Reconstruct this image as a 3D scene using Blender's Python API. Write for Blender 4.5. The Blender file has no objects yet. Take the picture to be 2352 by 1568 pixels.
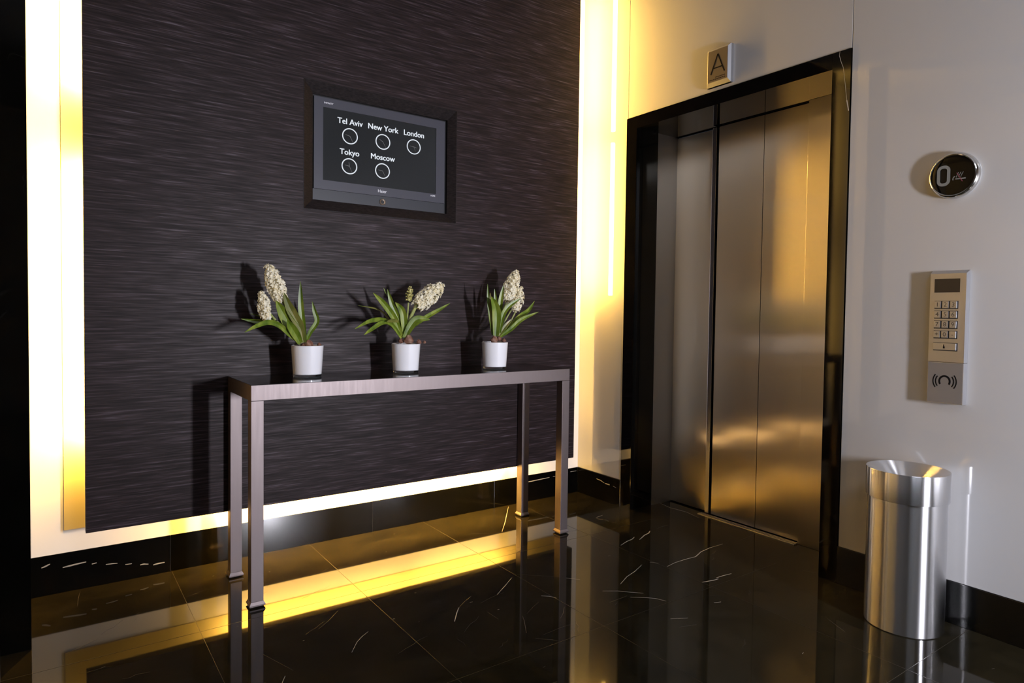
import bpy, bmesh, math, random
from mathutils import Vector, Matrix
PI = math.pi
random.seed(7)
C = bpy.context.scene.collection

# ------------------------------------------------------------------ camera
F_PX, SX, SY = 1512.8132, 10.9718, -23.2819
CAM = Vector((-2.6315, -3.0248, 1.1))
YAW, PITCH, ROLL = (math.radians(a) for a in (-35.5556, -1.801, 0.7589))
FW = Vector((-math.sin(YAW) * math.cos(PITCH), math.cos(YAW) * math.cos(PITCH), math.sin(PITCH)))
R0 = Vector((math.cos(YAW), math.sin(YAW), 0))
U0 = R0.cross(FW)
RT = R0 * math.cos(ROLL) + U0 * math.sin(ROLL)
UP = -R0 * math.sin(ROLL) + U0 * math.cos(ROLL)
cd = bpy.data.cameras.new('camera'); cam = bpy.data.objects.new('camera', cd); C.objects.link(cam)
cd.sensor_width = 36; cd.lens = F_PX / 2352 * 36
cd.shift_x = -SX / 2352; cd.shift_y = SY / 2352
cam.matrix_world = Matrix(((RT.x, UP.x, -FW.x, CAM.x), (RT.y, UP.y, -FW.y, CAM.y), (RT.z, UP.z, -FW.z, CAM.z), (0, 0, 0, 1)))
bpy.context.scene.camera = cam

def at(px, py, Y):
    """point of the plane y=Y seen at a pixel of the photograph"""
    v = FW + RT * ((px - 1176 - SX) / F_PX) - UP * ((py - 784 - SY) / F_PX)
    return CAM + v * ((Y - CAM.y) / v.y)
def on_floor(px, py, z=0.0):
    v = FW + RT * ((px - 1176 - SX) / F_PX) - UP * ((py - 784 - SY) / F_PX)
    return CAM + v * ((z - CAM.z) / v.z)
def on_right(px, py, X=0.0):
    v = FW + RT * ((px - 1176 - SX) / F_PX) - UP * ((py - 784 - SY) / F_PX)
    return CAM + v * ((X - CAM.x) / v.x)

# ------------------------------------------------------------------ world, lights, exposure
sc = bpy.context.scene
sc.view_settings.view_transform = 'Standard'; sc.view_settings.look = 'None'
sc.view_settings.exposure = 0.0; sc.view_settings.gamma = 1.0
sc.view_settings.use_curve_mapping = False
w = bpy.data.worlds.new('world'); sc.world = w; w.use_nodes = True
w.node_tree.nodes['Background'].inputs[0].default_value = (0.5, 0.55, 0.7, 1)
w.node_tree.nodes['Background'].inputs[1].default_value = 0.05
def area(name, loc, target, sx, sy, power, col):
    l = bpy.data.lights.new(name, 'AREA'); l.shape = 'RECTANGLE'; l.size = sx; l.size_y = sy
    l.energy = power; l.color = col
    o = bpy.data.objects.new(name, l); C.objects.link(o); o.location = loc
    o.rotation_euler = (Vector(target) - Vector(loc)).to_track_quat('-Z', 'Y').to_euler()
    return o
KEY = area('lobby_lamp', (-0.72, -4.25, 0.98), (-1.0, 0, 0.95), 0.13, 0.40, 130, (0.91, 0.91, 1.0))
FILL = area('added_fill_light', (-1.55, -3.7, 2.95), (-0.5, -2.0, 0.8), 1.2, 0.9, 30, (0.84, 0.88, 1.0))  # soft fill added to brighten the right wall, no known lamp there

# ------------------------------------------------------------------ node helpers
def new_mat(name):
    m = bpy.data.materials.new(name); m.use_nodes = True
    return m, m.node_tree, m.node_tree.nodes['Principled BSDF']
def setp(b, **k):
    for n, v in k.items():
        key = {'base': 'Base Color', 'rough': 'Roughness', 'metal': 'Metallic', 'coat': 'Coat Weight', 'coat_rough': 'Coat Roughness',
               'spec': 'Specular IOR Level', 'ecol': 'Emission Color', 'estr': 'Emission Strength', 'aniso': 'Anisotropic',
               'arot': 'Anisotropic Rotation', 'trans': 'Transmission Weight', 'ior': 'IOR', 'sheen': 'Sheen Weight', 'sss': 'Subsurface Weight'}[n]
        if n in ('base', 'ecol'): v = (*v, 1)
        b.inputs[key].default_value = v
def simple(name, base, rough=.5, **k):
    m, nt, b = new_mat(name); setp(b, base=base, rough=rough, **k); return m
def objco(nt, scale=(1, 1, 1), kind='Object'):
    t = nt.nodes.new('ShaderNodeTexCoord'); mp = nt.nodes.new('ShaderNodeMapping')
    mp.inputs['Scale'].default_value = scale; nt.links.new(t.outputs[kind], mp.inputs[0]); return mp.outputs[0]
def noise(nt, vec, scale, detail=4, rough=.5, dist=0):
    n = nt.nodes.new('ShaderNodeTexNoise'); n.inputs['Scale'].default_value = scale
    n.inputs['Detail'].default_value = detail; n.inputs['Roughness'].default_value = rough; n.inputs['Distortion'].default_value = dist
    nt.links.new(vec, n.inputs['Vector']); return n.outputs['Fac']
def ramp(nt, fac, stops):
    r = nt.nodes.new('ShaderNodeValToRGB'); e = r.color_ramp.elements
    while len(e) < len(stops): e.new(.5)
    for el, (p, c) in zip(e, stops):
        el.position = p; el.color = (*c, 1) if len(c) == 3 else c
    nt.links.new(fac, r.inputs[0]); return r.outputs[0]
def math_(nt, op, a, b=None, c=None):
    n = nt.nodes.new('ShaderNodeMath'); n.operation = op
    for i, v in enumerate((a, b, c)):
        if v is None: continue
        if isinstance(v, (int, float)): n.inputs[i].default_value = v
        else: nt.links.new(v, n.inputs[i])
    return n.outputs[0]
def mixc(nt, fac, a, b):
    n = nt.nodes.new('ShaderNodeMix'); n.data_type = 'RGBA'
    for s, v in ((0, fac), (6, a), (7, b)):
        if isinstance(v, (int, float)): n.inputs[s].default_value = v
        elif isinstance(v, tuple): n.inputs[s].default_value = (*v, 1)
        else: nt.links.new(v, n.inputs[s])
    return n.outputs[2]
def bump(nt, b, h, strength, dist=.001):
    n = nt.nodes.new('ShaderNodeBump'); n.inputs['Strength'].default_value = strength; n.inputs['Distance'].default_value = dist
    nt.links.new(h, n.inputs['Height']); nt.links.new(n.outputs[0], b.inputs['Normal'])
def tangent(nt, b, v):
    n = nt.nodes.new('ShaderNodeCombineXYZ')
    for i in range(3): n.inputs[i].default_value = v[i]
    nt.links.new(n.outputs[0], b.inputs['Tangent'])

# ------------------------------------------------------------------ materials
# polished black marble with pale veins
def marble(name, ca, cb, rough, veins=1.0, spec=.5):
    m, nt, b = new_mat(name); v = objco(nt)
    n1 = noise(nt, v, 3.5, 9, .7, 1.6)
    base = ramp(nt, n1, [(.3, ca), (.62, cb), (.8, tuple(x * 1.5 for x in cb))])
    v2 = objco(nt, (1, 1.3, 1))
    n2 = noise(nt, v2, 1.3, 3, .5, 2.2)
    ridge = math_(nt, 'ABSOLUTE', math_(nt, 'SUBTRACT', n2, .5))
    line = ramp(nt, ridge, [(0, (1, 1, 1)), (.0012, (0, 0, 0))])
    msk = ramp(nt, noise(nt, v, 4.5, 2), [(.56, (0, 0, 0)), (.66, (1, 1, 1))])
    f = math_(nt, 'MULTIPLY', math_(nt, 'MULTIPLY', line, msk), .75 * veins)
    col = mixc(nt, f, base, (.30, .28, .25))
    nt.links.new(col, b.inputs['Base Color']); setp(b, rough=rough, spec=spec)
    return m
M = {}
M['floor'] = marble('black_marble_floor', (.004, .0035, .002), (.011, .009, .005), .045, .0, spec=.13)
M['marble'] = marble('black_marble_trim', (.0006, .0006, .0005), (.0014, .0013, .001), .05, .02, spec=.36)
M['base'] = marble('black_marble_baseboard', (.0005, .0005, .0005), (.0012, .0012, .0011), .15, .0, spec=.6)
M['joint'] = simple('tile_joint', (.020, .016, .010), .35, spec=.2)
M['vein'] = simple('white_vein', (.30, .28, .25), .25)
M['vein_dim'] = simple('grey_vein', (.06, .052, .042), .25)
M['gold'] = simple('warm_edge', (.5, .38, .2), .4)
# back-painted glass
m, nt, b = new_mat('white_painted_glass'); setp(b, base=(.315, .312, .312), rough=.55, coat=1.0, coat_rough=.025); M['glass'] = m
m, nt, b = new_mat('white_glass_back'); setp(b, base=(.84, .80, .74), rough=.55, coat=.6, coat_rough=.05); M['glass_back'] = m
M['carrier'] = simple('cream_paint', (.86, .74, .42), .6)
M['plaster'] = simple('grey_plaster', (.22, .22, .225), .7)
M['ceiling'] = simple('ceiling_paint', (.22, .22, .22), .8)
# woven dark wall covering
m, nt, b = new_mat('dark_silk_covering')
v = objco(nt, (5.2, 5.2, 130))
s1 = noise(nt, v, 1.0, 3, .55, .15)
v2 = objco(nt, (11, 11, 330)); s2 = noise(nt, v2, 1.0, 2, .5)
st = math_(nt, 'ADD', math_(nt, 'MULTIPLY', s1, .68), math_(nt, 'MULTIPLY', s2, .32))
col = ramp(nt, st, [(.39, (.010, .0065, .0065)), (.52, (.022, .0140, .0145)), (.60, (.041, .028, .032)), (.69, (.102, .083, .097))])
nt.links.new(col, b.inputs['Base Color']); setp(b, rough=.42, spec=.14)
rr = ramp(nt, st, [(.4, (.52, .52, .52)), (.7, (.34, .34, .34))]); nt.links.new(rr, b.inputs['Roughness'])
bump(nt, b, st, .45, .0012); M['silk'] = m
m, nt, b = new_mat('dark_frame_veneer')
v = objco(nt, (60, 60, 400)); s = noise(nt, v, 1.0, 3)
nt.links.new(ramp(nt, s, [(.35, (.008, .006, .006)), (.7, (.024, .018, .018))]), b.inputs['Base Color']); setp(b, rough=.5, spec=.15); M['veneer'] = m
# brushed steels
def steel(name, base, rough, aniso, tan, grain=(4, 4, 900), gr=.06, bs=.0):
    m, nt, b = new_mat(name); setp(b, base=base, metal=1, rough=rough, aniso=aniso)
    v = objco(nt, grain); s = noise(nt, v, 1, 2)
    r = nt.nodes.new('ShaderNodeMapRange'); r.inputs[1].default_value = .3; r.inputs[2].default_value = .7
    r.inputs[3].default_value = rough - gr; r.inputs[4].default_value = rough + gr
    nt.links.new(s, r.inputs[0]); nt.links.new(r.outputs[0], b.inputs['Roughness'])
    tangent(nt, b, tan)
    if bs: bump(nt, b, s, bs, .0005)
    return m
M['door'] = steel('brushed_door_steel', (.90, .82, .68), .16, 1.0, (0, 1, 0), gr=.02)
m = M['door']; nt = m.node_tree; pb = nt.nodes['Principled BSDF']      # second, broader lobe of the brushed grain
b2 = nt.nodes.new('ShaderNodeBsdfPrincipled'); setp(b2, base=(.86, .76, .60), metal=1, rough=.47, aniso=1.0); tangent(nt, b2, (0, 1, 0))
mx = nt.nodes.new('ShaderNodeMixShader'); mx.inputs[0].default_value = .55
nt.links.new(pb.outputs[0], mx.inputs[1]); nt.links.new(b2.outputs[0], mx.inputs[2]); nt.links.new(mx.outputs[0], nt.nodes['Material Output'].inputs[0])
M['can'] = steel('brushed_bin_steel', (.80, .80, .82), .26, 1.0, (0, 0, 1), grain=(1, 1, 900), gr=.003)
M['device'] = steel('satin_aluminium', (.50, .50, .52), .42, .2, (0, 0, 1), grain=(60, 60, 60), gr=.01)
M['lining'] = steel('brushed_lining_steel', (.44, .43, .43), .36, .6, (0, 0, 1), gr=.01)
M['chrome'] = simple('polished_chrome', (.75, .73, .70), .12, metal=1)
M['bronze'] = steel('bronzed_table_metal', (.205, .172, .170), .50, .0, (1, 0, 0), grain=(90, 90, 6), gr=.025)
M['top'] = simple('dark_tabletop', (.010, .008, .007), .10, spec=.6)
M['black'] = simple('black_plastic', (.008, .008, .009), .35)
M['bezel'] = simple('tv_bezel_plastic', (.052, .052, .068), .32)
M['strip'] = simple('tv_lower_strip', (.026, .028, .036), .35)
m, nt, b = new_mat('lcd_screen'); setp(b, base=(.006, .007, .008), rough=.22, ecol=(.55, .62, .72), estr=.008); M['screen'] = m
m, nt, b = new_mat('screen_white'); setp(b, base=(0, 0, 0), rough=.4, ecol=(.86, .92, 1.0), estr=.85); M['lit'] = m
m, nt, b = new_mat('screen_hand'); setp(b, base=(0, 0, 0), rough=.4, ecol=(.8, .82, .85), estr=.13); M['hand'] = m
M['print'] = simple('white_print', (.75, .75, .8), .4)
m, nt, b = new_mat('warm_tube'); setp(b, base=(.9, .85, .7), rough=.4, ecol=(1.0, .57, .11), estr=470); M['tube'] = m
m, nt, b = new_mat('warm_tube_dim'); setp(b, base=(.9, .85, .7), rough=.4, ecol=(1.0, .57, .11), estr=240); M['tube2'] = m  # same tube, emission turned down to narrow the right-hand glow
m, nt, b = new_mat('warm_tube_bright'); setp(b, base=(.9, .85, .7), rough=.4, ecol=(1.0, .57, .11), estr=650); M['tube3'] = m
m, nt, b = new_mat('led_digit'); setp(b, base=(.05, .05, .05), rough=.4, ecol=(.9, .9, .88), estr=.07); M['digit'] = m
m, nt, b = new_mat('led_red'); setp(b, base=(.05, .01, .02), rough=.3, ecol=(.8, .15, .25), estr=.10); M['redled'] = m
M['bglass'] = simple('black_glass', (.001, .001, .001), .06, spec=.15)
M['lcdoff'] = simple('unlit_display', (.018, .013, .010), .2, spec=.3)
M['engrave'] = simple('engraved_black', (.006, .005, .005), .8, spec=.05)
M['keymark'] = simple('worn_key_marking', (.05, .045, .04), .6, spec=.2)
M['reader'] = simple('grey_reader_face', (.17, .16, .155), .38, metal=.4)
M['brass'] = simple('worn_brass_ring', (.65, .52, .42), .3, metal=1)
M['signface'] = simple('sign_metal_face', (.42, .36, .27), .3, metal=.9)
M['pot'] = simple('white_glazed_glass', (.80, .80, .84), .22, coat=1.0, coat_rough=.03)
m, nt, b = new_mat('clear_glass_base'); setp(b, base=(.9, .95, .95), rough=.02, trans=1, ior=1.45); M['clear'] = m
def plantmat(name, c1, c2, c3, scale=30, rough=.4, trl=0):
    m, nt, b = new_mat(name); v = objco(nt, (1, 1, .25)); s = noise(nt, v, scale, 4)
    nt.links.new(ramp(nt, s, [(.3, c1), (.5, c2), (.72, c3)]), b.inputs['Base Color']); setp(b, rough=rough)
    if trl:
        tr = nt.nodes.new('ShaderNodeBsdfTranslucent'); tr.inputs[0].default_value = (*c3, 1); mx = nt.nodes.new('ShaderNodeMixShader'); mx.inputs[0].default_value = trl
        nt.links.new(b.outputs[0], mx.inputs[1]); nt.links.new(tr.outputs[0], mx.inputs[2]); nt.links.new(mx.outputs[0], nt.nodes['Material Output'].inputs[0])
    return m
M['leaf'] = plantmat('strap_leaf_green', (.045, .090, .006), (.13, .19, .014), (.28, .31, .05))
M['leaf_old'] = plantmat('yellowing_leaf', (.07, .10, .015), (.15, .15, .03), (.26, .20, .06))
M['stem'] = plantmat('flower_stem', (.15, .20, .05), (.28, .31, .09), (.38, .36, .14))
M['petal'] = plantmat('cream_petal', (.93, .83, .54), (.98, .93, .76), (1.0, .98, .90), 60, .55, .45)
M['bud'] = plantmat('greenish_bud', (.35, .33, .08), (.55, .50, .16), (.70, .64, .32), 60, .5, .2)
M['bulb'] = plantmat('papery_bulb', (.09, .035, .025), (.20, .09, .06), (.36, .24, .17), 50, .6)
M['soil'] = plantmat('dark_soil', (.012, .008, .006), (.03, .02, .015), (.05, .03, .02), 60, .9)

# ------------------------------------------------------------------ mesh helpers
def box(bm, x0, x1, y0, y1, z0, z1, bevel=0, mi=0):
    x0, x1 = sorted((x0, x1)); y0, y1 = sorted((y0, y1)); z0, z1 = sorted((z0, z1))
    vs = [bm.verts.new(p) for p in ((x0, y0, z0), (x1, y0, z0), (x1, y1, z0), (x0, y1, z0), (x0, y0, z1), (x1, y0, z1), (x1, y1, z1), (x0, y1, z1))]
    fs = [bm.faces.new([vs[i] for i in q]) for q in ((3, 2, 1, 0), (4, 5, 6, 7), (0, 1, 5, 4), (1, 2, 6, 5), (2, 3, 7, 6), (3, 0, 4, 7))]
    for f in fs: f.material_index = mi
    if bevel:
        es = list({e for f in fs for e in f.edges})
        r = bmesh.ops.bevel(bm, geom=es, offset=bevel, segments=2, affect='EDGES', profile=.6)
        for f in r['faces']: f.material_index = mi
    return vs
def lathe(bm, prof, c=(0, 0, 0), n=64, mi=0, smooth=True, axis='z'):
    """prof: list of (radius, height); a zero radius closes the end"""
    rings = []
    for r, h in prof:
        if r <= 1e-6:
            rings.append([bm.verts.new(_ax(0, 0, h, c, axis))])
        else:
            rings.append([bm.verts.new(_ax(r * math.cos(2 * PI * i / n), r * math.sin(2 * PI * i / n), h, c, axis)) for i in range(n)])
    for a, b_ in zip(rings, rings[1:]):
        for i in range(n):
            j = (i + 1) % n
            if len(a) == 1 and len(b_) == 1: continue
            if len(a) == 1: f = bm.faces.new((a[0], b_[j], b_[i]))
            elif len(b_) == 1: f = bm.faces.new((a[i], a[j], b_[0]))
            else: f = bm.faces.new((a[i], a[j], b_[j], b_[i]))
            f.smooth = smooth; f.material_index = mi
def _ax(u, v, h, c, axis):
    if axis == 'z': return (c[0] + u, c[1] + v, c[2] + h)
    if axis == '-x': return (c[0] - h, c[1] - u, c[2] + v)     # grows out of the right wall
    if axis == '-y': return (c[0] + u, c[1] - h, c[2] + v)     # grows out of the back wall
def obj(name, bm, mats, parent=None, origin=None, recalc=True):
    if recalc: bmesh.ops.recalc_face_normals(bm, faces=bm.faces)
    if not isinstance(mats, (list, tuple)): mats = [mats]
    po = Vector(parent.get('_o', (0, 0, 0))) if parent is not None else Vector((0, 0, 0))
    org = Vector(origin) if origin is not None else po
    for e in bm.edges:
        if len(e.link_faces) == 2 and e.calc_face_angle(0) > .55: e.smooth = False
    bmesh.ops.translate(bm, verts=bm.verts, vec=-org)
    me = bpy.data.meshes.new(name); bm.to_mesh(me); bm.free()
    for m_ in mats: me.materials.append(m_)
    o = bpy.data.objects.new(name, me); C.objects.link(o)
    o.location = org - po
    if parent is not None: o.parent = parent
    o['_o'] = tuple(org)
    return o
def thing(name, label, cat, loc, group=None):
    o = bpy.data.objects.new(name, None); C.objects.link(o); o.location = loc; o.empty_display_size = .05
    o['label'] = label; o['category'] = cat; o['_o'] = tuple(loc)
    if group: o['group'] = group
    return o
def struct(name, bm, mats, origin=(0, 0, 0)):
    o = obj(name, bm, mats, origin=origin); o['kind'] = 'structure'; return o
def B(): return bmesh.new()
def text(name, body, size, mat, parent, origin, right, up, bold=0.0, depth=.0006, font_shear=0, sxscale=1.0):
    """flat lettering standing on a surface; origin is the centre of the word"""
    cu = bpy.data.curves.new(name, 'FONT'); cu.body = body; cu.size = size; cu.align_x = 'CENTER'; cu.align_y = 'CENTER'
    cu.extrude = depth; cu.resolution_u = 4; cu.shear = font_shear
    t = bpy.data.objects.new(name + '_tmp', cu); C.objects.link(t)
    dg = bpy.context.evaluated_depsgraph_get(); me = bpy.data.meshes.new_from_object(t.evaluated_get(dg))
    bpy.data.objects.remove(t); bpy.data.curves.remove(cu)
    r = Vector(right).normalized(); u = Vector(up).normalized(); n = r.cross(u)
    mw = Matrix(((r.x * sxscale, u.x, n.x, 0), (r.y * sxscale, u.y, n.y, 0), (r.z * sxscale, u.z, n.z, 0), (0, 0, 0, 1)))
    if bold:      # heavier strokes: the same outlines laid over each other with a small shift
        b2 = bmesh.new(); b2.from_mesh(me); g = b2.verts[:] + b2.edges[:] + b2.faces[:]
        for dx, dy in ((1, 0), (0, 1), (1, 1)):
            d = bmesh.ops.duplicate(b2, geom=g); vs_ = [v_ for v_ in d['geom'] if isinstance(v_, bmesh.types.BMVert)]
            bmesh.ops.translate(b2, verts=vs_, vec=(bold * size * dx, bold * size * dy * .6, .00006 * (dx + 2 * dy)))
        b2.to_mesh(me); b2.free()
    me.transform(mw); me.materials.clear(); me.materials.append(mat)
    o = bpy.data.objects.new(name, me); C.objects.link(o)
    po = Vector(parent.get('_o', (0, 0, 0))); o.location = Vector(origin) - po; o.parent = parent; o['_o'] = tuple(origin)
    return o

# ------------------------------------------------------------------ setting
XL, YR, ZC = -4.3, -6.2, 3.05
# floor: polished tiles with joints and veins as inlays in one mesh
bm = B()
box(bm, XL, .6, YR, .02, -.05, 0, mi=0)
def inlay(pts, w, z, mi):
    pts = [Vector((p[0], p[1], z)) for p in pts]
    L, R_ = [], []
    for i, p in enumerate(pts):
        d = (pts[min(i + 1, len(pts) - 1)] - pts[max(i - 1, 0)]).normalized(); n_ = Vector((-d.y, d.x, 0))
        ww = w * .52 * (.35 + .65 * math.sin(PI * (i + .35) / (len(pts) - .3))) if mi != 1 else w
        L.append(bm.verts.new(p + n_ * ww / 2)); R_.append(bm.verts.new(p - n_ * ww / 2))
    for i in range(len(pts) - 1):
        f = bm.faces.new((L[i], R_[i], R_[i + 1], L[i + 1])); f.material_index = mi
for y in (-.623, -1.36, -2.1, -2.84):
    inlay([(XL, y), (-.002, y)], .0016, .0003, 1)
for i, x in enumerate((-4.0, -3.41, -2.81, -2.215, -1.642, -1.05, -.46)):
    inlay([(x, 0), (x, YR)], .0016, .0003, 1)
def jag(p0, p1, k=7, amp=.012):
    out = []
    n_ = Vector((-(p1[1] - p0[1]), p1[0] - p0[0])).normalized()
    for i in range(k + 1):
        t = i / k; o_ = 0 if i in (0, k) else random.uniform(-amp, amp)
        out.append((p0[0] + (p1[0] - p0[0]) * t + n_.x * o_, p0[1] + (p1[1] - p0[1]) * t + n_.y * o_))
    return out
def fl(*q):
    return [tuple(on_floor(*a)[:2]) for a in q]
for pts, w_, mi in (
    (fl((1426, 1252), (1440, 1243), (1452, 1238), (1457, 1233)), .010, 2), (fl((1469, 1239), (1480, 1229), (1490, 1224), (1493, 1219)), .012, 2),
    (fl((1510, 1214), (1520, 1209), (1534, 1206)), .005, 3),
    (fl((1506, 1151), (1540, 1166), (1560, 1171), (1577, 1176), (1605, 1189)), .008, 2), (fl((1605, 1189), (1625, 1197), (1650, 1204)), .004, 3),
    (fl((1532, 1301), (1550, 1292), (1575, 1284), (1598, 1278), (1610, 1267), (1630, 1258), (1660, 1249)), .008, 2),
    (fl((1700, 1240), (1720, 1232), (1735, 1226)), .003, 3),
    (fl((1613, 1337), (1640, 1332), (1650, 1329)), .011, 2), (fl((1645, 1327), (1660, 1322), (1680, 1317)), .008, 2),
    (fl((1425, 1341), (1440, 1324), (1458, 1312), (1474, 1297)), .006, 2), (fl((1493, 1291), (1513, 1293)), .005, 2),
    (fl((1384, 1357), (1420, 1357), (1450, 1360), (1478, 1362)), .005, 2), (fl((1448, 1371), (1480, 1372), (1505, 1374), (1530, 1380)), .005, 2),
    (fl((1400, 1383), (1425, 1374), (1440, 1368)), .003, 3), (fl((1300, 1327), (1332, 1331)), .004, 2), (fl((1180, 1318), (1290, 1325)), .0025, 3),
    (fl((1142, 1365), (1160, 1345), (1175, 1327)), .005, 2), (fl((1044, 1427), (1049, 1408), (1054, 1395)), .007, 2), (fl((1054, 1395), (1066, 1382), (1082, 1369)), .003, 3),
    (fl((808, 1498), (820, 1474), (832, 1461), (846, 1450)), .004, 2), (fl((732, 1444), (755, 1425), (777, 1401)), .002, 3),
    (fl((1287, 1420), (1294, 1407), (1296, 1394)), .003, 3), (fl((1243, 1368), (1262, 1369), (1278, 1373)), .005, 2),
    (fl((1209, 1453), (1204, 1425), (1200, 1414)), .004, 3), (fl((1211, 1408), (1224, 1394), (1238, 1382)), .002, 3),
    (fl((648, 1568), (655, 1552)), .004, 2), (fl((184, 1358), (180, 1372), (178, 1392)), .004, 3),
    (fl((1153, 1221), (1160, 1199), (1168, 1163)), .007, 2), (fl((1203, 1160), (1230, 1174)), .003, 3),
    (fl((1370, 1188), (1384, 1183)), .008, 2), (fl((1843, 1309), (1875, 1316)), .004, 3), (fl((1300, 1160), (1358, 1150)), .003, 3),
    (fl((1540, 1421), (1580, 1419)), .004, 2), (fl((1560, 1440), (1600, 1434)), .004, 3),
    (fl((1640, 1384), (1656, 1382)), .006, 2), (fl((600, 1500), (673, 1539)), .0015, 3), (fl((1900, 1420), (1940, 1450)), .003, 3),
    (fl((1280, 1470), (1230, 1466)), .003, 3), (fl((1120, 1405), (1145, 1422)), .003, 3)):
    inlay(pts, w_, .00035, mi)
for _ in range(70):       # faint short veins scattered over the slabs
    x, y = random.uniform(-2.6, -.1), random.uniform(-2.4, -.08); a = random.gauss(.3, .5); L_ = random.uniform(.02, .14)
    inlay(jag((x, y), (x + L_ * math.cos(a), y + L_ * math.sin(a)), 4, .006), random.uniform(.0012, .0028), .0003, 3)
for _ in range(60):
    x, y = random.uniform(-2.6, -.1), random.uniform(-2.4, -.08)
    inlay([(x, y), (x + random.uniform(.004, .012), y + random.uniform(-.004, .006))], random.uniform(.002, .005), .0003, random.choice((2, 3, 3)))
struct('floor', bm, [M['floor'], M['joint'], M['vein'], M['vein_dim']])

bm = B(); box(bm, XL, .6, YR, .3, ZC, ZC + .05); struct('ceiling', bm, M['ceiling'])
bm = B(); box(bm, XL, .05, .004, .12, -.05, ZC); struct('wall_back', bm, M['glass_back'])
bm = B(); box(bm, XL - .1, XL, YR, .12, -.05, ZC); struct('wall_left', bm, M['plaster'])
bm = B(); box(bm, XL, .6, YR - .1, YR, -.05, ZC); struct('wall_rear', bm, M['plaster'])
# right wall: core with the lift opening, and the glass sheets in front of it
FO1, FO2, FH = -.3672, -1.6209, 2.1704          # outer edge of the marble surround
FI1, FI2, IH = -.4445, -1.5437, 2.1043          # its inner edge
bm = B()
box(bm, .013, .13, FO1 - .004, .12, -.05, ZC); box(bm, .013, .13, YR, FO2 + .004, -.05, ZC); box(bm, .013, .13, FO2 + .004, FO1 - .004, FH - .004, ZC)
for f in bm.faces: f.material_index = 1
box(bm, .004, .013, -.3735, .004, .1526, ZC, .0012)
box(bm, .004, .013, FO2 - .001, -.3765, FH + .0005, ZC, .0012)
box(bm, .004, .013, YR, FO2 - .0035, .1526, ZC, .0012)
struct('wall_right', bm, [M['glass'], M['black']])

# baseboards in black marble, joints as thin gaps
bm = B()
for a, b_ in ((XL, -2.821), (-2.819, -2.2206), (-2.2194, -1.3286), (-1.3274, -.61), (-.6088, 0)):
    box(bm, a, b_, 0, .0038, 0, .1515, .0008)
def wallvein(pts, w_, mi=1):
    P = [Vector(p) for p in pts]; A, D = [], []
    for i, p in enumerate(P):
        ww = w_ * (.4 + .6 * math.sin(PI * (i + .3) / (len(P) - .4)))
        A.append(bm.verts.new(p + Vector((0, 0, ww / 2)))); D.append(bm.verts.new(p - Vector((0, 0, ww / 2))))
    for i in range(len(P) - 1):
        f = bm.faces.new((A[i], D[i], D[i + 1], A[i + 1])); f.material_index = mi
def bv(*q):
    return [at(x, y, -.0004) for x, y in q]
for q, w_ in (((95, 1304), (103, 1301), (109, 1298), (115, 1295)), .006), (((144, 1303), (160, 1299), (180, 1294), (198, 1290)), .006), (((211, 1295), (222, 1292)), .005), \
        (((243, 1296), (258, 1294), (270, 1293)), .004), (((288, 1296), (303, 1294)), .004), (((322, 1297), (330, 1295), (341, 1295)), .005), (((352, 1297), (362, 1294), (378, 1291)), .006), \
        (((1203, 1108), (1220, 1105), (1243, 1100), (1262, 1096)), .005), (((1270, 1094), (1290, 1092)), .003), (((1310, 1083), (1324, 1081)), .003):
    wallvein(bv(*q), w_)
struct('baseboard_back', bm, [M['base'], M['vein']])
bm = B()
box(bm, 0, .0038, FO1 + .0005, -.0005, 0, .1515, .0008); box(bm, 0, .0038, YR, FO2 - .0005, 0, .1515, .0008)
for q, w_ in (((1370, 1099), (1380, 1103), (1388, 1109)), .004), (((1390, 1110), (1400, 1113)), .007), (((1408, 1116), (1415, 1120)), .003):
    wallvein([on_right(x, y, -.0004) for x, y in q], w_)
struct('baseboard_right', bm, [M['base'], M['vein']])

# free-standing marble jamb at the left of the view
bm = B(); box(bm, -2.757, -2.677, -.451, -.34, 0, ZC, .001); struct('trim_1', bm, M['marble'])

# ------------------------------------------------------------------ lift doorway
door = bpy.data.objects.new('door_1', None); C.objects.link(door); door.location = (0, (FO1 + FO2) / 2, 0); door['_o'] = tuple(door.location)
door['kind'] = 'structure'
bm = B()
RX = .172
box(bm, .001, RX, FI1, FO1, 0, FH, .001); box(bm, .001, RX, FO2, FI2, 0, FH, .001)
box(bm, .0012, .346, FI2, FI1, IH, FH - .0002)
def rv(pts, w_):
    wallvein([on_right(x, y, .0006) for x, y in pts], w_)
P = [on_right(x, y, .0006) for x, y in ((1930, 113), (1928, 128), (1932, 142), (1937, 155), (1941, 190), (1945, 230), (1949, 254))]
for a, c_, ww in zip(P, P[1:], (.0012, .0022, .0018, .0012, .0016, .0040)):
    n_ = Vector((0, ww / 2, 0)); f = bm.faces.new([bm.verts.new(q) for q in (a - n_, a + n_, c_ + n_, c_ - n_)]); f.material_index = 1
obj('marble_surround', bm, [M['marble'], M['vein']], door)
bm = B()          # steel lining of the recess, sides and soffit
LX = .345
box(bm, RX, LX, FI1, FI1 + .012, 0, IH + .0); box(bm, RX, .29, FI2 - .012, FI2, 0, IH)
obj('steel_lining', bm, M['lining'], door)
bm = B(); box(bm, .288, LX, FI2 + .0005, -1.2735, .0005, IH - .0005, .001); obj('side_panel', bm, M['door'], door)
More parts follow.
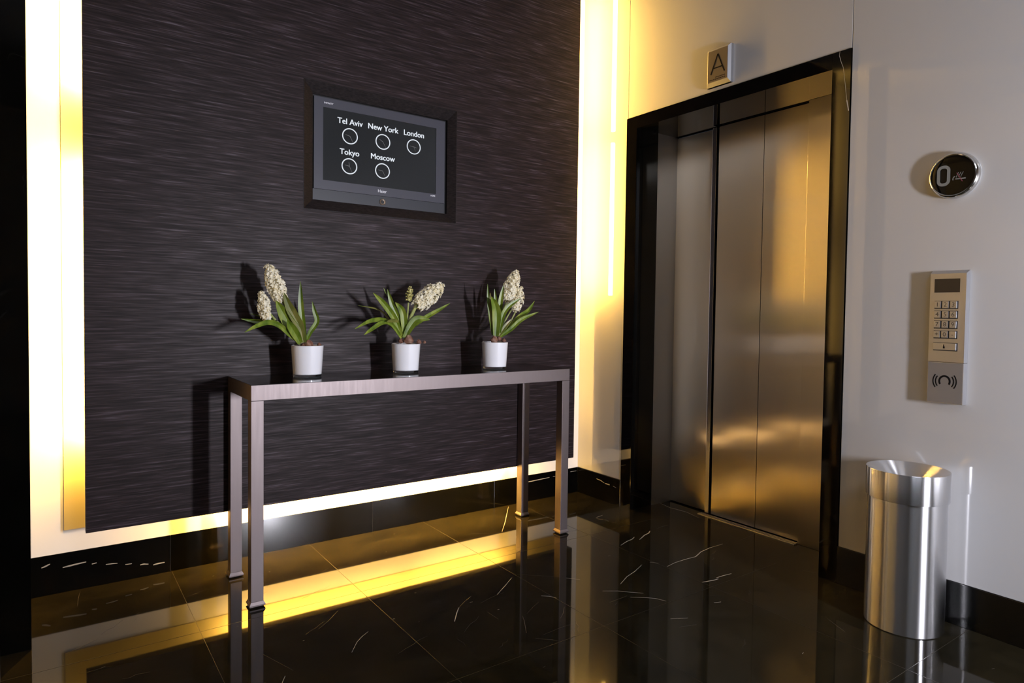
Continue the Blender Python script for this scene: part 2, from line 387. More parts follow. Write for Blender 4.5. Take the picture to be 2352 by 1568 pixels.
def leaf(y0, y1, x, lip=False):
    """slightly bowed sheet so reflections bend as on real doors"""
    bm = B(); n = 14; k = 24; g = []
    for i in range(n + 1):
        row = []
        for j in range(k + 1):
            u, v_ = i / n, j / k
            dx = .0016 * math.sin(PI * u) * (math.sin(PI * v_ * 2.2 + 1.1 * y0) + .6)
            row.append(bm.verts.new((x - dx, y0 + (y1 - y0) * u, .0068 + (IH - .0133) * v_)))
        g.append(row)
    for i in range(n):
        for j in range(k):
            f = bm.faces.new((g[i][j], g[i][j + 1], g[i + 1][j + 1], g[i + 1][j])); f.smooth = True
    e = [(g[0][j], g[0][j + 1]) for j in range(k)] + [(g[i][k], g[i + 1][k]) for i in range(n)] + [(g[n][j], g[n][j - 1]) for j in range(k, 0, -1)] + [(g[i][0], g[i - 1][0]) for i in range(n, 0, -1)]
    bk = {}
    def back(v_):
        if v_ not in bk: bk[v_] = bm.verts.new((x + .022, v_.co.y, v_.co.z))
        return bk[v_]
    for a, c_ in e: bm.faces.new((a, c_, back(c_), back(a)))
    return bm
obj('door_leaf', leaf(-.4450, -.712, .332), M['door'], door)
obj('door_leaf', leaf(-.752, -1.0245, .310), M['door'], door)
obj('door_leaf', leaf(-1.0275, -1.2725, .310), M['door'], door)
bm = B(); box(bm, .306, .328, -.738, -.7125, .007, IH - .007, .001); obj('door_edge', bm, M['lining'], door)
bm = B(); box(bm, .35, .36, -1.29, -.43, 0, IH); obj('dark_cavity', bm, M['black'], door)
bm = B()
for a in (.262, .276, .290): box(bm, a, a + .010, -1.2735, -.700, 0, .006, .0012)
box(bm, .262, .334, -1.2735, -.700, 0, .003)
obj('sill', bm, M['device'], door)

# ------------------------------------------------------------------ backlit feature panel on the back wall
PX1, PX2, PZ1, PYF, PYB = -2.5192, -.175, .2618, -.1637, -.120
panel = thing('backlit_wall_panel', 'tall dark woven-look panel floating in front of the glowing back wall', 'wall panel', ((PX1 + PX2) / 2, PYF, PZ1))
RO = (-1.7235, -.970, 1.530, 2.083)            # recess, outer opening
RI = (-1.6765, -1.0045, 1.5765, 2.0375)        # recess, inner opening
bm = B()
PZ2 = ZC - .02
for q in ((PX1, RO[0], PZ1, PZ2), (RO[1], PX2, PZ1, PZ2), (RO[0], RO[1], PZ1, RO[2]), (RO[0], RO[1], RO[3], PZ2)):
    box(bm, q[0], q[1], PYF, PYB, q[2], q[3])
bmesh.ops.remove_doubles(bm, verts=bm.verts, dist=1e-5)
obj('face_board', bm, M['silk'], panel)
bm = B()
YI = -.1335
def rect(r, y): return [Vector((r[0], y, r[2])), Vector((r[1], y, r[2])), Vector((r[1], y, r[3])), Vector((r[0], y, r[3]))]
ed = .003
ro2 = (RO[0] - ed, RO[1] + ed, RO[2] - ed, RO[3] + ed)
rings = [rect(ro2, PYF - .0002), rect(ro2, PYF - .0009), rect(RO, PYF - .0009), rect(RI, YI), rect(RI, -.121)]
vr = [[bm.verts.new(p) for p in r] for r in rings]
for a, c_ in zip(vr, vr[1:]):
    for i in range(4): bm.faces.new((a[i], a[(i + 1) % 4], c_[(i + 1) % 4], c_[i]))
obj('recess_frame', bm, M['veneer'], panel)
bm = B(); box(bm, RO[0], RO[1], -.12, -.112, RO[2], RO[3]); obj('recess_back', bm, M['black'], panel)
bm = B(); box(bm, -2.582, -.13, .0012, .0039, .238, PZ2); o = obj('carrier_board', bm, M['carrier'], panel); o['label'] = 'cream board behind the dark panel'
def tube(p, q, r=.013, mt='tube'):
    bm = B(); p, q = Vector(p), Vector(q); d = (q - p).normalized(); a = d.orthogonal().normalized(); b2 = d.cross(a); n = 12
    A = [bm.verts.new(p + (a * math.cos(2 * PI * i / n) + b2 * math.sin(2 * PI * i / n)) * r) for i in range(n)]
    D = [bm.verts.new(q + (a * math.cos(2 * PI * i / n) + b2 * math.sin(2 * PI * i / n)) * r) for i in range(n)]
    for i in range(n): f = bm.faces.new((A[i], A[(i + 1) % n], D[(i + 1) % n], D[i])); f.smooth = True
    bm.faces.new(A[::-1]); bm.faces.new(D)
    return obj('light_tube', bm, M[mt], panel)
TY = -.085
XLT, XRT, ZBT = PX1 + .019, PX2 + .016, PZ1 + .045
tube((XLT, TY, .62), (XLT, TY, 1.60), mt='tube3'); tube((XLT, TY, 1.96), (XLT, TY, 2.98), mt='tube3')
tube((XRT, TY, 1.20), (XRT, TY, 2.12), mt='tube2'); tube((XRT, TY, 2.19), (XRT, TY, 2.98), mt='tube2')
tube((-2.02, TY, ZBT), (-1.16, TY, ZBT)); tube((-1.12, TY, ZBT), (-.55, TY, ZBT))

# ------------------------------------------------------------------ television in the recess
tv = thing('television', 'flat screen with five white world clocks set into the dark panel', 'television', (-1.344, -.125, 1.632))
TX0, TX1, TZ0, TZ1, TYF = -1.671, -1.0185, 1.6265, 2.029, -.134
S_ = (-1.6305, -1.0665, 1.6675, 1.988)
bm = B()
for q in ((TX0, S_[0], TZ0, TZ1), (S_[1], TX1, TZ0, TZ1), (S_[0], S_[1], TZ0, S_[2]), (S_[0], S_[1], S_[3], TZ1)):
    box(bm, q[0], q[1], TYF, -.1205, q[2], q[3])
bmesh.ops.remove_doubles(bm, verts=bm.verts, dist=1e-5)
obj('bezel', bm, M['bezel'], tv)
bm = B(); box(bm, S_[0], S_[1], -.1315, -.1205, S_[2], S_[3]); scr = obj('screen', bm, M['screen'], tv)
SYF = -.1319
def clock(cx, cz, word, wz, hands, rad=.0345):
    bm = B(); n = 40; t = .0048
    A = [[bm.verts.new((cx + (rad + s * t / 2) * math.cos(2 * PI * i / n), SYF, cz + (rad + s * t / 2) * math.sin(2 * PI * i / n) * .97)) for i in range(n)] for s in (-1, 1)]
    for i in range(n): bm.faces.new((A[0][i], A[0][(i + 1) % n], A[1][(i + 1) % n], A[1][i]))
    ring = obj('clock_ring', bm, M['lit'], scr)
    bm = B()
    for ang, L_, ww in hands:
        a = math.radians(ang); d = Vector((math.sin(a), 0, math.cos(a))); n_ = Vector((d.z, 0, -d.x)) * ww / 2; c0 = Vector((cx, SYF, cz))
        bm.faces.new([bm.verts.new(p) for p in (c0 - n_, c0 + n_, c0 + d * L_ + n_ * .5, c0 + d * L_ - n_ * .5)])
    obj('clock_hands', bm, M['hand'], scr)
    text('city_name', word, .0355, M['lit'], scr, (cx, SYF, wz), (1, 0, 0), (0, 0, 1), bold=.035, depth=.0002)
clock(-1.506, 1.8785, 'Tel Aviv', 1.9405, ((283, .022, .0028), (152, .027, .0030)))
clock(-1.346, 1.8785, 'New York', 1.9400, ((300, .020, .0028), (150, .028, .0022)))
clock(-1.187, 1.8800, 'London', 1.9400, ((275, .021, .0028), (100, .016, .0028), (155, .023, .0018)))
clock(-1.508, 1.7435, 'Tokyo', 1.8040, ((280, .022, .0028), (350, .018, .0028), (155, .027, .0022)))
clock(-1.347, 1.7435, 'Moscow', 1.8045, ((278, .022, .0028), (150, .025, .0024)))
text('maker_name', 'Haier', .020, M['print'], tv, (-1.349, TYF - .0003, 1.648), (1, 0, 0), (0, 0, 1), bold=.02, depth=.0002)
text('badge', 'INFINITY', .0105, M['print'], tv, (-1.606, TYF - .0003, 2.006), (1, 0, 0), (0, 0, 1), bold=.03, depth=.0002)
text('badge', 'HDMI', .0100, M['print'], tv, (-1.083, TYF - .0003, 1.657), (1, 0, 0), (0, 0, 1), bold=.05, depth=.0002)
bm = B(); box(bm, RI[0] + .002, TX1 + .0, -.1305, -.1205, RI[2] + .001, TZ0 - .0008); st_ = obj('lower_strip', bm, M['strip'], tv)
bm = B(); lathe(bm, [(.0085, 0), (.0138, .0002), (.0145, .003), (.0120, .0045), (.0085, .0030), (.0085, 0)], (-1.347, -.1306, 1.5995), 28, axis='-y')
obj('lock_ring', bm, M['brass'], st_)
bm = B(); lathe(bm, [(0, .0016), (.0083, .0016), (.0083, 0)], (-1.347, -.1306, 1.5995), 20, axis='-y'); box(bm, -1.3505, -1.3440, -.1335, -.131, 1.600, 1.6075)
obj('lock_core', bm, M['black'], st_)

# ------------------------------------------------------------------ console table
TX1_, TX2_, TYB, TYF_, TH = -2.0319, -.5325, -.1635, -.5415, .8169
AP = .0570
table = thing('console_table', 'long narrow console table of bronze-grey metal with three potted hyacinths on it', 'table', ((TX1_ + TX2_) / 2, (TYB + TYF_) / 2, 0))
TYB = -.1690
LW = .0445
bm = B()
t = .018
box(bm, TX1_, TX2_, TYF_, TYF_ + t, TH - AP, TH, .0012); box(bm, TX1_, TX2_, TYB - t, TYB, TH - AP, TH, .0012)
box(bm, TX1_, TX1_ + t, TYF_ + t, TYB - t, TH - AP, TH, .0); box(bm, TX2_ - t, TX2_, TYF_ + t, TYB - t, TH - AP, TH, .0)
obj('apron', bm, M['bronze'], table)
bm = B(); box(bm, TX1_ + t, TX2_ - t, TYF_ + t, TYB - t, TH - .02, TH - .0006)
box(bm, TX1_ + .001, TX2_ - .001, TYF_ + .0015, TYB - .0015, TH, TH + .0012)
o = obj('tabletop', bm, M['top'], table); o['label'] = 'glossy near-black tabletop'
for x0 in (TX1_, TX2_ - LW):
    for y0 in (TYF_, TYB - LW):
        bm = B(); box(bm, x0, x0 + LW, y0, y0 + LW, .021, TH - AP - .0008, .0012)
        lg = obj('leg', bm, M['bronze'], table)
        bm = B(); e = .0055
        vs = [[bm.verts.new((x0 - s + (LW + 2 * s) * a, y0 - s + (LW + 2 * s) * b_, z)) for a, b_ in ((0, 0), (1, 0), (1, 1), (0, 1))] for s, z in ((-.004, 0), (e, .006), (e, .011), (.0, .021))]
        for r1, r2 in zip(vs, vs[1:]):
            for i in range(4): bm.faces.new((r1[i], r1[(i + 1) % 4], r2[(i + 1) % 4], r2[i]))
        bm.faces.new(vs[0][::-1]); bm.faces.new(vs[-1])
        obj('foot', bm, M['bronze'], lg)

# ------------------------------------------------------------------ potted hyacinths
TT = TH + .0014
def spline(P, n=14):
    P = [P[0] * 2 - P[1]] + P + [P[-1] * 2 - P[-2]]; out = []
    for i in range(1, len(P) - 2):
        a, b_, c_, d = P[i - 1:i + 3]
        for k in range(n):
            t = k / n
            out.append(.5 * ((2 * b_) + (-a + c_) * t + (2 * a - 5 * b_ + 4 * c_ - d) * t * t + (-a + 3 * b_ - 3 * c_ + d) * t ** 3))
    out.append(P[-2]); return out
def strap(pts, width, mat, parent, fold=.25, twist=0.0):
    """leaf: a folded strap with thickness following a curve"""
    P = spline([Vector(p) for p in pts], 6); n = len(P); bm = B(); rows = []
    view = (Vector((-2.6, -3.0, 1.3)) - P[0]).normalized()
    for i, p in enumerate(P):
        u = i / (n - 1); d = (P[min(i + 1, n - 1)] - P[max(i - 1, 0)]).normalized()
        side = d.cross(view); side = side.normalized() if side.length > .05 else Vector((1, 0, 0))
        nn = side.cross(d).normalized(); tw = twist * (u - .3)
        side, nn = side * math.cos(tw) + nn * math.sin(tw), nn * math.cos(tw) - side * math.sin(tw)
        w_ = width * (.62 + .38 * min(1, u * 3)) * (1 if u < .55 else max(.05, math.cos((u - .55) / .45 * PI / 2) ** .75))
        th = .0022 * (1 - .7 * u)
        row = []
        for s, k in ((-1, 0), (-.5, .6), (0, 1), (.5, .6), (1, 0)):
            row.append(p + side * s * w_ / 2 - nn * (k * fold * w_))
        back = [q - nn * th for q in row[::-1]]
        rows.append([bm.verts.new(q) for q in row + back])
    m_ = len(rows[0])
    for a, c_ in zip(rows, rows[1:]):
        for j in range(m_):
            f = bm.faces.new((a[j], a[(j + 1) % m_], c_[(j + 1) % m_], c_[j])); f.smooth = True
    bm.faces.new(rows[0][::-1]); bm.faces.new(rows[-1])
    return obj('leaf', bm, mat, parent)
def stalk(pts, r, mat, parent, name='flower_stem'):
    P = spline([Vector(p) for p in pts], 6); bm = B(); rows = []
    for i, p in enumerate(P):
        d = (P[min(i + 1, len(P) - 1)] - P[max(i - 1, 0)]).normalized(); a = d.orthogonal().normalized(); b_ = d.cross(a)
        rows.append([bm.verts.new(p + (a * math.cos(q * PI / 4) + b_ * math.sin(q * PI / 4)) * r * (1.1 - .3 * i / len(P))) for q in range(8)])
    for a, c_ in zip(rows, rows[1:]):
        for j in range(8):
            f = bm.faces.new((a[j], a[(j + 1) % 8], c_[(j + 1) % 8], c_[j])); f.smooth = True
    bm.faces.new(rows[0][::-1]); bm.faces.new(rows[-1])
    return obj(name, bm, mat, parent)
def floret(bm, p, d, s, closed=0.0, mi=0):
    """one hyacinth bell: a tube and six curved-back petals with thickness"""
    d = d.normalized(); a = d.orthogonal().normalized(); b_ = d.cross(a); ph = random.uniform(0, PI)
    n = 6; t0 = [bm.verts.new(p + (a * math.cos(ph + i * PI / 3) + b_ * math.sin(ph + i * PI / 3)) * s * .13) for i in range(n)]
    t1 = [bm.verts.new(p + d * s * .55 + (a * math.cos(ph + i * PI / 3) + b_ * math.sin(ph + i * PI / 3)) * s * .24) for i in range(n)]
    for i in range(n):
        f = bm.faces.new((t0[i], t0[(i + 1) % n], t1[(i + 1) % n], t1[i])); f.smooth = True; f.material_index = mi
    f = bm.faces.new(t1); f.material_index = mi
    for i in range(n):
        an = ph + (i + .5) * PI / 3; r_ = a * math.cos(an) + b_ * math.sin(an); sd = d.cross(r_)
        k = random.uniform(.85, 1.15) * (1 - .75 * closed)
        c0 = p + d * s * .50 + r_ * s * .16
        c1 = p + d * s * (.80 + .25 * closed) + r_ * s * .42 * k; c2 = p + d * s * (.74 + .5 * closed) + r_ * s * .72 * k
        rows = [(c0, .13), (c1, .20), (c2, .04)]
        R_ = []
        for q, w_ in rows:
            R_.append([bm.verts.new(q - sd * s * w_), bm.verts.new(q + d * s * .05), bm.verts.new(q + sd * s * w_), bm.verts.new(q - d * s * .05)])
        for u, v_ in zip(R_, R_[1:]):
            for j in range(4):
                f = bm.faces.new((u[j], u[(j + 1) % 4], v_[(j + 1) % 4], v_[j])); f.smooth = True; f.material_index = mi
        f = bm.faces.new(R_[-1]); f.material_index = mi
def spike(p0, p1, r, parent, n=46, mat='petal', fs=.024, taper=.55, closed=0.0):
    p0, p1 = Vector(p0), Vector(p1); ax = (p1 - p0); L_ = ax.length; ax.normalize()
    a = ax.orthogonal().normalized(); b_ = ax.cross(a); bm = B()
    n = int(n * 1.45); fs *= .86
    m_ = 10; rows = []
    for k in range(7):     # inner stem of the spike
        u = k / 6; rr = r * .55 * (1 - .5 * u)
        rows.append([bm.verts.new(p0 + ax * L_ * u + (a * math.cos(2 * PI * i / m_) + b_ * math.sin(2 * PI * i / m_)) * rr) for i in range(m_)])
    for q, s in zip(rows, rows[1:]):
        for i in range(m_): bm.faces.new((q[i], q[(i + 1) % m_], s[(i + 1) % m_], s[i]))
    for k in range(n):
        u = (k + .5) / n; an = k * 2.399963 + random.uniform(-.2, .2)
        prof = math.sin(PI * min(1, .22 + u * .62 + .0)) if u < .6 else 1 - (u - .6) / .4 * (1 - taper)
        rad = (a * math.cos(an) + b_ * math.sin(an))
        rr = r * max(.45, prof)
        d = rad * (1.0 - .35 * u) + ax * (-.10 + .75 * u * u)
        floret(bm, p0 + ax * L_ * u * .97 + rad * max(0, rr * random.uniform(.86, 1.14) - fs * .95), d, fs * random.uniform(.88, 1.12) * (1 if u < .85 else .85), closed=max(closed, (u - .8) * 2 if u > .8 else 0))
    for k in range(3):
        floret(bm, p1 - ax * .006, ax + a * random.uniform(-.5, .5) + b_ * random.uniform(-.5, .5), fs * .9, closed=.6)
    return obj('flower_spike', bm, M[mat], parent)
POTH, RT_, RB_ = .128, .0645, .0570
def potted(cx, cy, label, leaves, stems, spikes, bulbs, sc_=1.0):
    rt, rb, hh = RT_ * sc_, RB_ * sc_, POTH * sc_
    root = thing('potted_hyacinth', label, 'potted plant', (cx, cy, TT), 'white hyacinths in a row on the console table')
    bm = B(); lathe(bm, [(0, .010), (rb - .002, .010), (rb, .012), (rt, hh), (rt - .0035, hh + .0004), (rt - .006, hh - .028), (0, hh - .028)], (cx, cy, TT), 64)
    obj('pot', bm, M['pot'], root)
    bm = B(); lathe(bm, [(0, 0), (rb - .004, 0), (rb - .001, .002), (rb + .0005, .0115), (0, .0095)], (cx, cy, TT), 64)
    o = obj('pot_base', bm, M['clear'], root); o['label'] = 'clear glass foot of the pot'
    bm = B(); lathe(bm, [(rt - .0075, hh - .0285), (rt - .0065, hh - .013), (rt * .6, hh - .008), (0, hh - .006)], (cx, cy, TT), 40)
    for v_ in bm.verts: v_.co.z += random.uniform(-.002, .002)
    obj('soil', bm, M['soil'], root)
    for px, py, dy, r in bulbs:
        p = at(px, py, cy + dy); bm = B()
        lathe(bm, [(0, -r * .9), (r * .7, -r * .6), (r, -.05 * r), (r * .75, r * .55), (r * .3, r * 1.0), (0, r * 1.25)], p, 16)
        for v_ in bm.verts: v_.co += Vector((random.uniform(-1, 1), random.uniform(-1, 1), random.uniform(-1, 1))) * r * .12
        obj('bulb', bm, M['bulb'], root)
    for pts, w_, m_, ys, tw in leaves:
        n = len(pts); P3 = [at(x, y, cy + ys[0] + (ys[1] - ys[0]) * i / (n - 1)) for i, (x, y) in enumerate(pts)]
        strap(P3, w_, M[m_], root, twist=tw)
    for pts, r, ys in stems:
        n = len(pts); stalk([at(x, y, cy + ys[0] + (ys[1] - ys[0]) * i / (n - 1)) for i, (x, y) in enumerate(pts)], r, M['stem'], root)
    for (q0, q1, ys, r, n, mt, fs, cl) in spikes:
        spike(at(*q0, cy + ys[0]), at(*q1, cy + ys[1]), r, root, n, mt, fs, closed=cl)
    return root
def centre(px, Y): p = at(px, 826, Y); return p.x, Y
PPM = .0018
x, y = centre(706, -.325)
potted(x, y, 'leftmost potted white hyacinth, its two flower spikes leaning to the left',
    [(((701, 787), (695, 743), (691, 700), (690, 646)), .024, 'leaf', (0, .01), .5),
     (((704, 783), (713, 762), (728, 738), (722, 714), (717, 692)), .020, 'leaf', (.01, .03), .6),
     (((694, 788), (682, 764), (664, 741), (649, 716), (634, 690)), .048, 'leaf', (-.01, -.03), .2),
     (((698, 787), (690, 753), (675, 724), (663, 701), (652, 672)), .036, 'leaf_old', (-.02, -.045), .25),
     (((690, 788), (681, 770), (670, 752), (660, 735)), .034, 'leaf', (-.02, -.05), .2),
     (((691, 788), (670, 772), (643, 748), (617, 740), (588, 749), (562, 763)), .020, 'leaf', (-.01, -.06), .3),
     (((676, 779), (655, 757), (626, 741), (588, 738), (554, 732)), .020, 'leaf', (.01, .03), .5),
     (((646, 745), (625, 735), (607, 728), (575, 720)), .010, 'leaf', (.02, .05), .2)],
    [(((698, 785), (676, 735), (655, 700), (645, 685)), .0075, (0, 0)), (((690, 785), (660, 757), (636, 738), (620, 720)), .0055, (0, .005))],
    [((647, 692), (617, 613), (-.005, -.005), .037, 52, 'petal', .023, 0), ((613, 733), (601, 675), (.005, .005), .026, 24, 'petal', .022, 0)],
    [(709, 793, -.01, .020), (696, 797, .0, .014), (733, 793, -.005, .010)])
x, y = centre(932, -.345)
potted(x, y, 'middle potted white hyacinth, one thick flower spike leaning right beside a small yellow bud', 
    [(((923, 776), (908, 735), (884, 700), (857, 672)), .027, 'leaf', (-.01, -.03), .2),
     (((928, 775), (918, 738), (901, 700), (890, 664)), .024, 'leaf', (.0, .0), .5),
     (((929, 771), (928, 736), (923, 712), (908, 694)), .030, 'leaf', (-.01, -.02), .4),
     (((929, 776), (944, 748), (960, 732), (988, 734)), .034, 'leaf', (-.02, -.05), .3),
     (((929, 776), (950, 748), (979, 728), (1007, 712), (1034, 696)), .020, 'leaf', (0, .03), .3),
     (((923, 776), (903, 749), (880, 735), (850, 737), (815, 755)), .020, 'leaf', (-.01, -.05), .3),
     (((919, 771), (899, 744), (878, 741), (852, 757), (836, 769)), .018, 'leaf', (-.02, -.07), .3),
     (((916, 738), (905, 736), (888, 738)), .016, 'leaf_old', (-.03, -.06), .2),
     (((912, 760), (893, 733), (870, 711), (822, 701)), .008, 'leaf_old', (.02, .05), .2),
     (((905, 703), (889, 676), (881, 661)), .007, 'leaf', (.01, .02), .2)],
    [(((931, 772), (934, 745), (938, 695)), .0045, (0, 0)), (((930, 775), (943, 730), (957, 700)), .0085, (-.01, -.01))],
    [((957, 702), (1014, 656), (-.01, -.01), .043, 54, 'petal', .024, 0), ((938, 690), (943, 660), (0, 0), .014, 16, 'bud', .014, .7)],
    [(938, 781, -.02, .022), (921, 783, .0, .013), (962, 786, -.01, .012), (975, 786, -.03, .007)])
x, y = centre(1136, -.365)
potted(x, y, 'rightmost potted white hyacinth, two upright flower spikes behind tall leaves',
    [(((1139, 772), (1141, 734), (1139, 707), (1129, 681)), .042, 'leaf', (-.02, -.04), .2),
     (((1132, 769), (1126, 725), (1122, 689), (1120, 652)), .016, 'leaf', (.0, .0), .5),
     (((1135, 769), (1131, 735), (1128, 700), (1126, 672)), .018, 'leaf_old', (.0, -.01), .5),
     (((1141, 770), (1140, 725), (1138, 690), (1136, 663)), .018, 'leaf', (.01, .02), .2),
     (((1144, 771), (1148, 725), (1150, 689), (1157, 653)), .024, 'leaf', (.01, .01), .3),
     (((1147, 764), (1155, 725), (1170, 702), (1197, 684)), .024, 'leaf', (-.02, -.06), .3),
     (((1148, 773), (1172, 750), (1194, 727), (1214, 712), (1228, 691)), .024, 'leaf', (0, .03), .3),
     (((1147, 774), (1174, 755), (1199, 733), (1237, 716)), .022, 'leaf', (-.01, -.03), .3),
     (((1146, 772), (1160, 750), (1176, 732)), .018, 'leaf_old', (-.02, -.03), .3)],
    [(((1146, 772), (1160, 737), (1178, 706)), .0040, (0, 0)), (((1147, 772), (1170, 742), (1184, 716)), .0040, (0, -.01)), (((1144, 770), (1153, 730), (1163, 695)), .0085, (.0, .01))],
    [((1164, 690), (1186, 625), (.01, .01), .039, 50, 'petal', .022, 0), ((1184, 713), (1196, 662), (-.01, -.01), .029, 26, 'petal', .020, .2)],
    [(1135, 781, -.02, .018), (1146, 778, -.01, .013), (1157, 782, .0, .011)])

# ------------------------------------------------------------------ litter bin
BX, BY, BR, BH = -.137, -1.942, .1255, .557
bin_ = thing('litter_bin', 'tall brushed steel cylinder bin standing on the marble floor by the right wall', 'bin', (BX, BY, 0))
bm = B(); lathe(bm, [(0, 0), (BR - .003, 0), (BR, .003), (BR, .462), (BR - .003, .462), (BR - .003, .44)], (BX, BY, 0), 128); obj('body', bm, M['can'], bin_)
bm = B(); lathe(bm, [(BR + .0005, .457), (BR + .0055, .457), (BR + .0060, .459), (BR + .0060, .5555), (BR + .0052, BH), (BR + .0035, BH + .0002)], (BX, BY, 0), 128); obj('collar', bm, M['can'], bin_)
bm = B(); lathe(bm, [(BR + .0035, BH + .0002), (BR - .002, BH - .003), (.062, BH - .052), (.058, BH - .056), (.057, BH - .12)], (BX, BY, 0), 128); obj('funnel', bm, M['can'], bin_)
bm = B(); lathe(bm, [(0, .42), (BR - .004, .42)], (BX, BY, 0), 64); o = obj('inner_well', bm, M['black'], bin_)

# ------------------------------------------------------------------ sign over the lift
YC, ZM = -.9895, 2.2760
sign = thing('lift_sign', 'small metal plate with a black letter A above the lift surround', 'sign', (.004, YC, ZM))
bm = B()
hw, hh, dp = .0680, .0860, .030
y0, y1, z0, z1 = -.922, -1.058, 2.187, 2.366
r1 = [(.0035, y0, z0), (.0035, y1, z0), (.0035, y1, z1), (.0035, y0, z1)]
r2 = [(-.012, y0, z0), (-.012, y1, z0), (-.012, y1, z1), (-.012, y0, z1)]
r3 = [(-.022, y0 - .010, z0 + .019), (-.022, y1 + .012, z0 + .019), (-.022, y1 + .012, z1 - .010), (-.022, y0 - .010, z1 - .010)]
vv = [[bm.verts.new(p) for p in r] for r in (r1, r2, r3)]
for a, c_ in zip(vv, vv[1:]):
    for i in range(4): bm.faces.new((a[i], a[(i + 1) % 4], c_[(i + 1) % 4], c_[i]))
bm.faces.new(vv[-1])
obj('housing', bm, M['device'], sign)
bm = B(); box(bm, -.0226, -.0221, y0 - .012, y1 + .014, z0 + .021, z1 - .012); o = obj('plate', bm, M['signface'], sign)
bm = B()
ax_, w_ = (y0 + y1) / 2, .0066
def stroke(p, q, ww, X=-.0232, cap=0):
    p, q = Vector((X, *p)), Vector((X, *q)); d = (q - p).normalized(); n_ = Vector((0, d.z, -d.y)) * ww / 2
    for dx in (0,): 
        a = [bm.verts.new(v_) for v_ in (p - n_, p + n_, q + n_, q - n_)]; f = bm.faces.new(a)
        b2 = [bm.verts.new(v_.co + Vector((.0008, 0, 0))) for v_ in a]
        for i in range(4): bm.faces.new((a[i], a[(i + 1) % 4], b2[(i + 1) % 4], b2[i]))
zt, zb = 2.333, 2.243
stroke((ax_ + .039, zb), (ax_ + .0005, zt), w_); stroke((ax_ - .039, zb), (ax_ - .0005, zt), w_); stroke((ax_ + .026, 2.270), (ax_ - .026, 2.270), w_ * .8)
obj('letter', bm, M['engrave'], sign)
bm = B()
for z_, a, c_ in ((2.226, .012, -.044), (2.217, .046, -.046)):
    n = 9
    for i in range(n):
        u0 = a + (c_ - a) * i / n; u1 = a + (c_ - a) * (i + .72) / n; stroke((ax_ + u0, z_), (ax_ + u1, z_), .0030, -.0230)
o = obj('fine_lines', bm, M['engrave'], sign)

# ------------------------------------------------------------------ round floor indicator
IC = (0.004, -2.0075, 1.5995)
ind = thing('floor_indicator', 'round black floor display showing 0 in a chrome ring on the glass wall', 'display', IC)
bm = B(); lathe(bm, [(.0800, 0), (.0815, .004), (.0810, .014), (.0770, .022), (.0730, .0245), (.0700, .0235), (.0695, .020)], IC, 96, axis='-x'); obj('ring', bm, M['chrome'], ind)
bm = B(); lathe(bm, [(.0698, .0215), (.055, .0235), (0, .0245)], IC, 96, axis='-x'); face = obj('display', bm, M['bglass'], ind)
FX = IC[0] - .0256
def rring(bm, cy, cz, hw, hh, r, t, X, n=8):
    def loop(hw, hh, r):
        P = []
        for sx_, sz_, a0 in ((1, 1, 0), (-1, 1, PI / 2), (-1, -1, PI), (1, -1, 1.5 * PI)):
            for k in range(n + 1):
                a = a0 + PI / 2 * k / n; P.append((X, cy - (sx_ * (hw - r) + r * math.cos(a)), cz + sz_ * (hh - r) + r * math.sin(a)))
        return P
    A = [bm.verts.new(p) for p in loop(hw, hh, r)]; D = [bm.verts.new(p) for p in loop(hw - t, hh - t, max(r - t, .001))]
    for i in range(len(A)): bm.faces.new((A[i], A[(i + 1) % len(A)], D[(i + 1) % len(D)], D[i]))
bm = B(); rring(bm, -1.9800, 1.6000, .0215, .0365, .019, .0105, FX); obj('digit', bm, M['digit'], face)
bm = B()
zz = 1.5830
for (p, q, ww) in (((-2.018, zz + .001), (-2.034, zz), .0035), ((-2.034, zz), (-2.050, zz), .0045)):
    stroke(p, q, ww, FX)
for k in range(3):
    c0 = -2.020 - k * .007
    for j in range(4): stroke((c0 - .0020 * j + .001 * math.sin(j), zz + .006 + .0045 * j), (c0 - .0020 * (j + 1), zz + .006 + .0045 * (j + .8)), .0016, FX)
for j in range(10):
    a, c_ = math.radians(60 + j * 14), math.radians(60 + (j + 1) * 14)
    stroke((-2.022 + .012 * math.cos(a) * -1 + 0, 1.586 + .012 * math.sin(a) * .9 - .002), (-2.022 - .012 * math.cos(c_), 1.586 + .012 * math.sin(c_) * .9 - .002), .0028, FX) if j > 3 else None
o = obj('no_smoking_symbol', bm, M['digit'], face)
bm = B(); stroke((-2.022, zz + .022), (-2.040, zz - .010), .0020, FX - .0003); obj('red_slash', bm, M['redled'], o)

# ------------------------------------------------------------------ access keypad
KY0, KY1, KZ0, KZ1, KZM = -1.947, -2.0656, .789, 1.2640, .9365
KX = -.0205
pad = thing('access_keypad', 'tall silver keypad and card reader fixed to the glass wall below the round display', 'keypad', (.004, (KY0 + KY1) / 2, KZ0))
bm = B()
def slab(z0, z1, topslope, x=KX):
    a = [(.0035, KY0 + .002, z0), (.0035, KY1, z0), (.0035, KY1, z1), (.0035, KY0 + .002, z1)]
    f = [(x, KY0 - .0015, z0), (x, KY1 + .0025, z0), (x, KY1 + .0025, z1 - topslope), (x, KY0 - .0015, z1 - topslope)]
    A = [bm.verts.new(p) for p in a]; D = [bm.verts.new(p) for p in f]
    for i in range(4): bm.faces.new((A[i], A[(i + 1) % 4], D[(i + 1) % 4], D[i]))
    bm.faces.new(D); bm.faces.new(A[::-1])
slab(KZM + .0008, KZ1, .012)
hs = obj('keypad_housing', bm, M['device'], pad)
bm = B(); slab(KZ0, KZM - .0008, 0)
rd = obj('card_reader', bm, M['device'], pad)
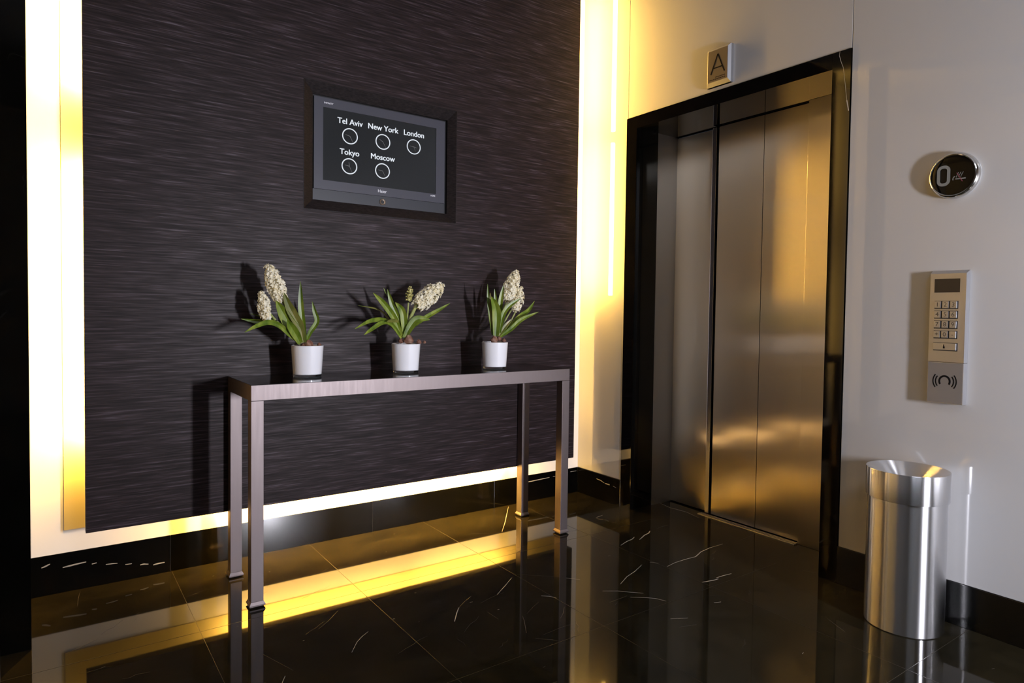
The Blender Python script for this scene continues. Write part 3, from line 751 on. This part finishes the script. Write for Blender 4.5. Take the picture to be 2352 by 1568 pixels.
bm = B(); box(bm, KX - .0008, KX, KY0 - .003, KY1 + .004, KZ0 + .002, KZM - .003); rf = obj('reader_face', bm, M['reader'], rd); rf['label'] = 'grey face with a radio wave mark'
bm = B(); yc, zc = -2.0050, .868
def arc(r, a0, a1, ww, sy=1.0, n=18, X=KX - .0011):
    A, D = [], []
    for i in range(n + 1):
        a = math.radians(a0 + (a1 - a0) * i / n)
        for r_, L_ in ((r + ww / 2, A), (r - ww / 2, D)): L_.append(bm.verts.new((X, yc - r_ * math.cos(a), zc + r_ * math.sin(a) * sy)))
    for i in range(n): bm.faces.new((A[i], A[i + 1], D[i + 1], D[i]))
arc(.0170, -35, 215, .0062, 1.1)
for r_ in (.0290, .0375):
    arc(r_, -38, 38, .0042); arc(r_, 142, 218, .0042)
obj('wave_mark', bm, M['engrave'], rf)
bm = B(); box(bm, KX - .0009, KX, -1.9625, -2.0440, 1.1850, 1.2335); obj('display_window', bm, M['lcdoff'], hs)
def key(y0, y1, z0, z1, ch):
    bm = B(); box(bm, KX - .0007, KX, y0 + .0012, y1 - .0030, z0 - .0028, z1 + .0014); obj('key_shade_plate', bm, M['black'], hs)  # thin black plate put in as the shade around each key
    bm = B(); box(bm, KX - .0065, KX + .001, y0, y1, z0, z1, .0016); k = obj('key', bm, M['device'], hs)
    return k, ((y0 + y1) / 2, (z0 + z1) / 2, ch)
rows_ = [('1', '2', '3'), ('4', '5', '6'), ('7', '8', '9'), ('+', '0', '-')]
zt_ = [1.1535, 1.1185, 1.0830, 1.0475]
for r_, zt0 in zip(rows_, zt_):
    for i, ch in enumerate(r_):
        y0 = -1.9655 - i * .0253
        k, (cy_, cz_, ch) = key(y0, y0 - .0215, zt0 - .0245, zt0, ch)
        d_ = text('key_mark', ch, .0215, M['keymark'], pad, (KX - .0070, cy_, cz_), (0, -1, 0), (0, 0, 1), bold=0, depth=.0002)
        d_.parent = hs; d_.location = Vector(d_['_o']) - Vector(hs['_o'])
k, _ = key(-1.9655, -2.0395, .9795, 1.0045, '')
bm = B(); box(bm, KX - .0072, KX - .0066, -1.9985, -2.0045, .9855, .9925); box(bm, KX - .0072, KX - .0066, -1.9995, -2.0020, .9925, .9995); o = obj('key_mark', bm, M['engrave'], hs)

for o in bpy.data.objects:
    if '_o' in o: del o['_o']
